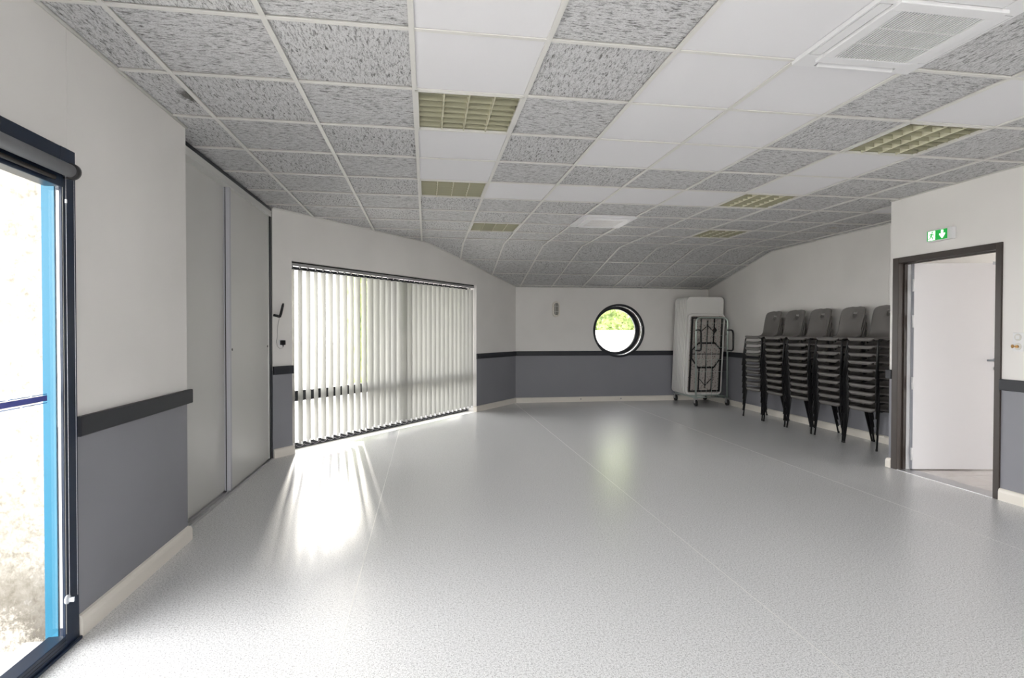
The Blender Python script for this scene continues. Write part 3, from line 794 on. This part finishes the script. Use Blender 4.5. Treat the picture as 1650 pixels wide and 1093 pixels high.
# light switch with key
t = thing('light_switch', 'white double switch plate with a key in it right of the door', 'light switch', (XD, 3.715, 1.272))
MB().box(-.009, 0, -.042, .042, -.074, .072).build('plate', 'white_plastic', t, bevel=.003)
for z in (.036, -.036): MB().lathe([(.027, 0), (.027, .003), (.024, .005)], (-.009, 0, z), (-1, 0, 0), 24).build('round_insert', 'off_white', t)
MB().box(-.019, -.012, -.013, .013, .022, .050).build('rocker', 'white_plastic', t, bevel=.002)
b = MB(); b.cyl((-.013, 0, -.036), (-.026, 0, -.036), .011, 14); b.build('key_barrel', 'brass', t)
b = MB(); b.box(-.05, -.024, -.002, .002, -.040, -.032); b.lathe([(.004, -.002), (.014, -.0018), (.014, .0018), (.004, .002)], (-.055, .004, -.034), (0, 1, 0), 14); b.build('key', 'brass', t)

# bulkhead lamp on the far wall
t = thing('bulkhead_lamp', 'small oval caged wall lamp left of the porthole', 'wall lamp', (2.433, YB, 1.768))
b = MB(); b.prism([(y, x) for x, y in rrect(-.073, .073, -.148, .148, .0725, 8)], 'y', -.045, 0); b.build('base', 'skirting', t, bevel=.006)
b = MB(); b.prism([(y, x) for x, y in rrect(-.043, .043, -.115, .115, .0425, 8)], 'y', -.062, -.045); b.build('glass_cover', 'lamp_glass', t, bevel=.006)
b = MB()
for x in (-.026, .026): b.tube([(x, -.046, -.125), (x, -.074, -.09), (x, -.078, 0), (x, -.074, .09), (x, -.046, .125)], .004, 6)
for z in (-.05, .05): b.tube([(-.06, -.046, z), (-.03, -.078, z), (.03, -.078, z), (.06, -.046, z)], .004, 6)
b.build('cage', 'off_white', t)

# small black aerial with cable and plug on the angled wall
t = thing('wall_aerial', 'black hinged aerial arm with thin cable on the wall beside the wardrobe', 'aerial', (A0.x, A0.y, 0), AANG)
b = MB(); b.tube([(.004, -.012, 1.515), (.020, -.035, 1.508), (.052, -.050, 1.498)], .014, 10); b.build('mount', 'black_plastic', t)
b = MB(); b.tube([(.048, -.052, 1.494), (.060, -.056, 1.53), (.080, -.060, 1.615), (.086, -.061, 1.640)], [.013, .014, .013, .009], 10); b.build('arm', 'black_plastic', t)
b = MB(); b.tube([(.050, -.046, 1.492), (.056, -.02, 1.44), (.056, -.006, 1.36), (.054, -.004, 1.28), (.044, -.004, 1.24), (.050, -.006, 1.19), (.078, -.012, 1.160), (.103, -.030, 1.168), (.108, -.032, 1.19)], .0022, 6); b.build('cable', 'cable', t)
t = thing('plug_adapter', 'small black plug adapter in the wall socket left of the blinds', 'plug', (A0.x+AU.x*.107, A0.y+AU.y*.107, 1.222), AANG)
MB().box(-.036, .036, -.006, 0, -.036, .036).build('socket_plate', 'white_plastic', t, bevel=.002)
MB().box(-.021, .021, -.045, -.006, -.024, .026).build('adapter_body', 'black_plastic', t, bevel=.004)
MB().cyl((0, -.030, -.022), (0, -.030, -.042), .006, 10).build('cable_boot', 'black_plastic', t)

# two little floor-level sockets on the far skirting
for x, lb in ((2.92, 'left of two tiny round studs on the far skirting'), (3.72, 'right of two tiny round studs on the far skirting, below the porthole')):
    t = thing('skirting_stud', lb, 'stud', (x, YB-.020, .052), 0, 'studs on the far skirting')
    MB().lathe([(.013, 0), (.013, .004), (.008, .009)], (0, 0, 0), (0, -1, 0), 14).build('cap', 'chrome', t)

# ------------------------------------------------------------------ stacking chairs
def chair_meshes():
    d = {}
    # (y, z, half width, back-wrap) rings from the front lip to the top of the back
    prof = [(-.198, .386, .158, 0), (-.207, .414, .178, 0), (-.196, .431, .194, 0), (-.16, .434, .205, .02), (-.10, .428, .210, .06), (-.03, .422, .211, .14), (.04, .418, .209, .30), (.095, .424, .203, .55),
            (.130, .444, .197, .78), (.152, .480, .192, .92), (.166, .53, .190, 1), (.176, .59, .192, 1), (.186, .65, .196, .96), (.194, .690, .199, .9), (.2035, .752, .195, .82), (.210, .776, .187, .75), (.2125, .790, .174, .65), (.215, .803, .150, .5), (.216, .810, .118, .35), (.2165, .813, .07, .2)]
    cols = [-1, -.985, -.93, -.8, -.6, -.4, -.18, 0, .18, .4, .6, .8, .93, .985, 1]
    bm = bmesh.new(); g = []
    for i, (y, z, hw, wr) in enumerate(prof):
        p0 = Vector(prof[max(i-1, 0)][:2]); p1 = Vector(prof[min(i+1, len(prof)-1)][:2]); tg = (p1-p0).normalized()
        nrm = Vector((-tg.y, tg.x))          # points up / forward
        row = []
        for j, c in enumerate(cols):
            off = .055*wr*c*c - .006*(1-c*c)*(1 if 2 < i < 7 else 0)
            if abs(c) == 1: off -= .036 if i < 9 else .024
            elif abs(c) > .98: off -= .006
            q = Vector((y, z+.036))+nrm*off
            row.append(bm.verts.new((hw*min(1, abs(c)/.985)*(1 if c > 0 else -1) if c else 0, q.x, q.y)))
        g.append(row)
    bm.verts.ensure_lookup_table(); faces = []
    hole = {(14, 5), (14, 6), (14, 7), (14, 8)}
    for i in range(len(prof)-1):
        for j in range(len(cols)-1):
            if (i, j) in ((13, 6), (13, 7)): continue
            faces.append(bm.faces.new((g[i][j], g[i][j+1], g[i+1][j+1], g[i+1][j])))
    bmesh.ops.recalc_face_normals(bm, faces=bm.faces)
    if sum(f.normal.z for f in bm.faces) < 0: bmesh.ops.reverse_faces(bm, faces=bm.faces)
    bmesh.ops.solidify(bm, geom=bm.faces[:], thickness=.0055)
    for f in bm.faces: f.smooth = True
    me = bpy.data.meshes.new('seat_shell'); bm.to_mesh(me); bm.free(); me.materials.append(MATS['chair_plastic']); d['shell'] = me
    R_ = .0105
    for s in (-1, 1):
        b = MB(); b.tube([(s*.247, -.205, .0), (s*.226, -.165, .401), (s*.222, -.158, .428), (s*.212, -.140, .441), (s*.205, -.10, .442), (s*.200, -.02, .436)], R_, 8); d[('f', s)] = b.mesh('leg', 'black_metal')
        b = MB(); b.tube([(s*.243, .205, .0), (s*.222, .112, .401), (s*.216, .100, .424), (s*.206, .08, .434), (s*.200, -.02, .436)], R_, 8); d[('r', s)] = b.mesh('leg', 'black_metal')
    b = MB(); b.tube([(-.205, -.10, .434), (.205, -.10, .434)], .009, 8); d['bar'] = b.mesh('cross_bar', 'black_metal')
    b = MB(); b.cyl((0, 0, 0), (0, 0, .022), .0125, 10); d['foot'] = b.mesh('foot', 'rubber')
    return d
CM = chair_meshes()
stacks = [(5.858, .0022, 'nearest the door'), (6.38, .006, 'second from the door'), (6.947, .0065, 'in the middle of the five'), (7.50, .006, 'second from the table trolley'), (8.047, .003, 'nearest the table trolley')]
ORD = ['lowest', 'second from the floor', 'third from the floor', 'fourth from the floor', 'fifth from the floor', 'fifth from the top', 'fourth from the top', 'third from the top', 'second from the top', 'topmost']
for si, (yc, lean, where) in enumerate(stacks):
    for k in range(10):
        lab = 'grey plastic chair, %s in the stack %s' % (ORD[k], where)
        rz = -pi/2+random.uniform(-.012, .012)+(0 if si else .02)
        t = thing('stacking_chair', lab, 'chair', (5.222-lean*k+random.uniform(-.002, .002), yc+random.uniform(-.004, .004)-.002*k*(si % 2), .0905*k), rz, 'grey chairs in the stack '+where)
        put('seat_shell', CM['shell'], t)
        for a in ('f', 'r'):
            for s in (-1, 1): put('leg', CM[(a, s)], t)
        put('cross_bar', CM['bar'], t); put('cross_bar', CM['bar'], t, (0, .17, .002))
        if k == 0:
            for x, y in ((.247, -.205), (-.247, -.205), (.243, .205), (-.243, .205)): put('foot', CM['foot'], t, (x, y, 0))

# ------------------------------------------------------------------ folding tables on a trolley
TX0, TX1 = 4.705, 5.435
t = thing('table_trolley', 'galvanised steel table trolley on castors in the far right corner', 'trolley', (5.12, 9.93, 0))
ux0, ux1, uy0, uy1 = -.305, .305, -.43, .39
b = MB(); b.tube([(ux0, uy0, .155), (ux1, uy0, .155), (ux1, uy1, .155), (ux0, uy1, .155)], .017, 8, closed=True); b.build('base_frame', 'galvanised', t)
for y in (-.16, .12): MB().box(ux0, ux1, y-.02, y+.02, .150, .172).build('base_slat', 'galvanised', t)
def ubar(y, top):
    pts = [(ux0, y, .15), (ux0, y, top-.09)]+[(ux0+.09-.09*cos(a), y, top-.09+.09*sin(a)) for a in (pi/8, pi/4, 3*pi/8, pi/2)]
    pts += [(-x, yy, z) for x, yy, z in pts[::-1]]
    return MB().tube(pts, .0155, 10)
ubar(uy0, 1.60).build('end_frame', 'galvanised', t)
for k in range(5):
    z = .62+k*.22
    MB().tube([(ux0, uy0, z), (ux1, uy0, z)], .003, 6).build('guard_wire', 'galvanised', t)
for k in range(1, 6):
    x = ux0+(ux1-ux0)*k/6
    MB().tube([(x, uy0+.003, .16), (x, uy0+.003, 1.59)], .003, 6).build('guard_wire', 'galvanised', t)
for x in (ux0, ux1):
    b = MB(); b.tube([(x, uy0, 1.37), (x, uy0-.12, 1.375), (x, uy0-.17, 1.36), (x, uy0-.19, 1.31), (x, uy0-.19, 1.06), (x, uy0-.18, 1.02), (x, uy0-.14, 1.005), (x, uy0, 1.005)], .015, 10); b.build('handle', 'black_plastic', t)
for x in (ux0, ux1):
    for y in (uy0, uy1):
        b = MB(); b.cyl((x-.016, y, .055), (x+.016, y, .055), .055, 20); ca = b.build('castor', 'rubber', t)
        b = MB(); b.box(x-.026, x-.020, y-.025, y+.025, .05, .13); b.box(x+.020, x+.026, y-.025, y+.025, .05, .13); b.box(x-.03, x+.03, y-.035, y+.035, .125, .14); b.build('fork', 'aluminium', ca)
def folding_table(label, y, wd, ht, x0, z0, lean, front):
    """stands on end: local x width, z height, -y face towards the room"""
    t = thing('folding_table', label, 'folding table', (x0, y, z0), 0, 'folding tables on the trolley'); t.rotation_euler = (lean, 0, 0)
    b = MB(); pr = rrect(0, wd, 0, ht, .075, 6); b.prism([(z, x) for x, z in pr], 'y', -.022, .022); b.build('table_top', 'table_white', t, bevel=.009)
    if not front: 
        return t
    pr = rrect(.035, wd-.035, .035, ht-.035, .05, 5); b = MB(); b.prism([(z, x) for x, z in pr], 'y', -.026, -.022); b.build('underside', 'table_under', t)
    yy = -.040
    for x in (.065, wd-.065): MB().box(x-.014, x+.014, yy-.012, yy+.012, .06, ht-.06).build('side_rail', 'black_metal', t)
    for z in (.075, ht-.075): MB().box(.065, wd-.065, yy-.012, yy+.012, z-.014, z+.014).build('end_rail', 'black_metal', t)
    mx = wd/2; y2 = yy-.02
    # two folded leg frames meeting in the middle, forming an elongated octagon
    zc = ht*.50
    def leg(pts, r=.012): MB().tube([(x, y2, z) for x, z in pts], r, 8).build('leg', 'black_metal', t)
    leg([(.19, ht-.26), (.12, ht*.60), (.12, ht*.44), (.21, ht*.37)] if False else [(.20, ht*.645), (.075, ht*.56), (.075, ht*.46), (.20, ht*.345)])
    leg([(wd-.20, ht*.645), (wd-.075, ht*.56), (wd-.075, ht*.46), (wd-.20, ht*.345)])
    MB().box(.20, wd-.20, y2-.012, y2+.012, ht*.635, ht*.655).build('leg_bar', 'black_metal', t); MB().box(.20, wd-.20, y2-.012, y2+.012, ht*.335, ht*.355).build('leg_bar', 'black_metal', t)
    leg([(.23, ht*.645), (.23, ht-.08)]); leg([(wd-.23, ht*.645), (wd-.23, ht-.08)]); leg([(.23, ht*.345), (.23, .08)]); leg([(wd-.23, ht*.345), (wd-.23, .08)])
    MB().box(.075, wd-.075, y2-.006, y2+.006, ht*.505, ht*.515).build('leg_bar', 'black_metal', t)
    MB().tube([(mx, y2, ht*.09), (mx, y2, ht*.92)], .008, 8).build('brace', 'black_metal', t)
    for s in (-1, 1):
        MB().tube([(mx, y2, ht*.86), (mx+s*.13, y2, ht*.78)], .007, 6).build('brace', 'black_metal', t); MB().tube([(mx, y2, ht*.12), (mx+s*.11, y2, ht*.20)], .007, 6).build('brace', 'black_metal', t)
    b = MB(); b.prism([(ht*.80, wd*.72-.05), (ht*.80+.06, wd*.72), (ht*.80, wd*.72+.05), (ht*.80-.06, wd*.72)], 'y', -.030, -.026); b.build('warning_label', 'gap_dark', t)
    b = MB(); b.prism([(ht*.80, wd*.72-.05), (ht*.80+.022, wd*.72-.032), (ht*.80-.022, wd*.72-.032)], 'y', -.031, -.030); b.build('red_mark', 'red_mark', t)
    return t
LEAN = .085
folding_table('shorter folding table with its honeycomb underside and folded black legs showing, front of the trolley', 9.735, .715, 1.50, 4.715, .178, LEAN, True)
OR2 = ['frontmost', 'second', 'third', 'fourth', 'fifth', 'sixth', 'seventh', 'rearmost']
for k in range(8):
    folding_table('tall white folding table stood on end on the trolley, %s of the tall ones' % OR2[k], 9.815+k*.068, .73, 1.815, TX0+.002*k, .178, LEAN, False)

# ------------------------------------------------------------------ hall behind the door
HX0, HX1, HY0, HY1 = XD+WT, 8.2, 1.4, YD-.105; HW1 = 2.75
hall = tag(MB().box(HX0-.06, HX1, HY0, HY1, -.12, -.004).build('floor_hall', 'grout'), 'pale tiled hall floor beyond the door', 'floor', kind='structure')
tm = MB().box(-.1535, .1535, -.1535, .1535, 0, .005).mesh('floor_tile', 'hall_tile'); x = HX0+.02
for i in range(11):
    for j in range(11):
        put('floor_tile', tm, hall, (HX0+.175+i*.31, HY1-.16-j*.31, -.0045))
b = MB(); b.box(HX0-.0, HX1, HY1, HY1+.02, 0, TOP); b.box(HX0, HX1, HY0-.1, HY0, 0, TOP)
b.box(HX1, HX1+.15, HY0-.1, HY1+.02, 0, .08); b.box(HX1, HX1+.15, HY0-.1, HY1, 2.25, TOP); b.box(HX1, HX1+.15, HW1, HY1+.02, .08, 2.25)
tag(b.build('wall_hall', 'plaster_white'), 'white walls of the hall beyond the door', 'wall', kind='structure')
tag(MB().box(HX0, HX1+.15, HY0-.1, HY1+.02, 2.5, 2.6).build('ceiling_hall', 'plaster_white'), 'white hall ceiling beyond the door', 'ceiling', kind='structure')
t = thing('window_5', 'glazed end of the hall', 'window', (HX1, HY0, 0), 0, kind='structure')
hw = HW1-HY0
for k in range(3): MB().box(.02, .08, max(0, hw*k/2-.04), min(hw, hw*k/2+.04), .08, 2.25).build('mullion', 'alu_frame', t)
for k in range(2): MB().box(.045, .051, hw*k/2+.03, hw*(k+1)/2-.03, .08, 2.25).build('pane', 'glass', t)

# ------------------------------------------------------------------ outdoors
tag(MB().box(-60, 70, -60, 70, -.30, -.12).build('ground', 'concrete'), 'pale paving outside', 'ground', kind='structure')
tag(MB().box(-9, XL-TH, -8, 2.72, -.12, -.035).build('terrace', 'concrete'), 'pale concrete terrace outside the left window', 'terrace', kind='structure')
tag(MB().box(-4.6, XL-.117, 2.694, 2.95, -.1, 3.2).build('wall_exterior', 'stucco'), 'rough cream rendered wall outside the left window', 'wall', kind='structure')
tag(MB().box(XL-.118, XL-.068, 2.690, 2.7145, -.03, WZ).build('trim_7', 'blue_metal'), 'bright blue metal post outside the left window', 'post', kind='structure')
# garden wall and hedge beyond the porthole; a second pair shades the angled window
def garden(nm, lb, p, q, lb2):
    p, q = Vector(p), Vector(q); d = q-p; l = d.length; an = atan2(d.y, d.x)
    t = thing('garden_wall', lb, 'garden wall', (p.x, p.y, -.12), an)
    MB().box(0, l, 0, .2, 0, 1.44).build('rendered_wall', 'plaster_white', t); MB().box(-.02, l+.02, -.03, .23, 1.44, 1.49).build('coping', 'plaster_white', t)
    h = thing('hedge', lb2, 'hedge', (p.x, p.y, -.12), an)
    b = MB(); nleaf = 9000; rnd = random.Random(3)
    for i in range(nleaf):
        x = rnd.uniform(0, l); z = rnd.uniform(.9, 3.3); y = .45+rnd.uniform(0, .35)+.12*sin(x*3.1)*sin(z*4)
        c = Vector((x, y, z)); a = Vector((rnd.uniform(-1, 1), rnd.uniform(-1, 1), rnd.uniform(-1, 1))).normalized(); e = a.cross(Vector((rnd.uniform(-1, 1), rnd.uniform(-1, 1), 1))).normalized(); s = rnd.uniform(.035, .07)
        k = len(b.v); b.v += [tuple(c+a*s), tuple(c+e*s*.5), tuple(c-a*s), tuple(c-e*s*.5)]; b.face([k, k+1, k+2, k+3])
    o = b.build('foliage', 'leaf', h); o['kind'] = 'stuff'
    b = MB(); b.box(0, l, .8, 1.2, .1, 3.1); b.build('inner_growth', 'leaf', h)
garden('g', 'white rendered garden wall seen through the porthole', (0.5, 14.5), (9.5, 14.5), 'leafy green hedge above the garden wall, seen through the porthole')

g0 = al(6.3)+AN*4.2; g1 = al(13.0)+AN*4.2  # unseen hedge, placed to darken the right slats and block their sun
garden('g', 'white rendered garden wall added with the shading hedge outside the vertical blinds', tuple(g0), tuple(g1), 'unseen leafy hedge added to shade the right part of the vertical blinds')
ev = thing('sky_blocker_roof', 'white eave added unseen over the angled window to cut sky light', 'sky_blocker', (A0.x, A0.y, 0), AANG, kind='structure')  # unseen overhang, added to cut the sky light reaching the slats
MB().box(-.1, ALEN+.3, .30, 1.45, 2.42, 2.52).build('blocker_slab', 'plaster_white', ev); MB().box(-.1, ALEN+.3, 1.45, 1.50, 2.36, 2.58).build('blocker_lip', 'plaster_white', ev)
# light portals in the window openings (sampling aids only, they add no light)
def portal(loc, nrm, sx, sy):
    l = bpy.data.lights.new('portal', 'AREA'); l.shape = 'RECTANGLE'; l.size = sx; l.size_y = sy; l.cycles.is_portal = True
    o = bpy.data.objects.new('portal', l); COL.objects.link(o); o.location = loc; o.rotation_euler = Vector(nrm).to_track_quat('-Z', 'Y').to_euler()
portal((XL-.10, (WJ[0]+WJ[1])/2, WZ/2), (1, 0, 0), WJ[1]-WJ[0], WZ)
portal((XL-.10, (WJ2[0]+WJ2[1])/2, WZ/2), (1, 0, 0), WJ2[1]-WJ2[0], WZ)
pc = al((OP0+OP1)/2)+AN*.27
portal((pc.x, pc.y, OPZ/2), (-AN.x, -AN.y, 0), OP1-OP0, OPZ)
portal(((NW[0]+NW[1])/2, YN-.16, WZ/2), (0, 1, 0), nwl, WZ)
portal((RCX, YB+.28, RCZ), (0, -1, 0), .95, .95)
portal((HX1+.1, (HY0+HW1)/2, 1.16), (-1, 0, 0), hw, 2.2)
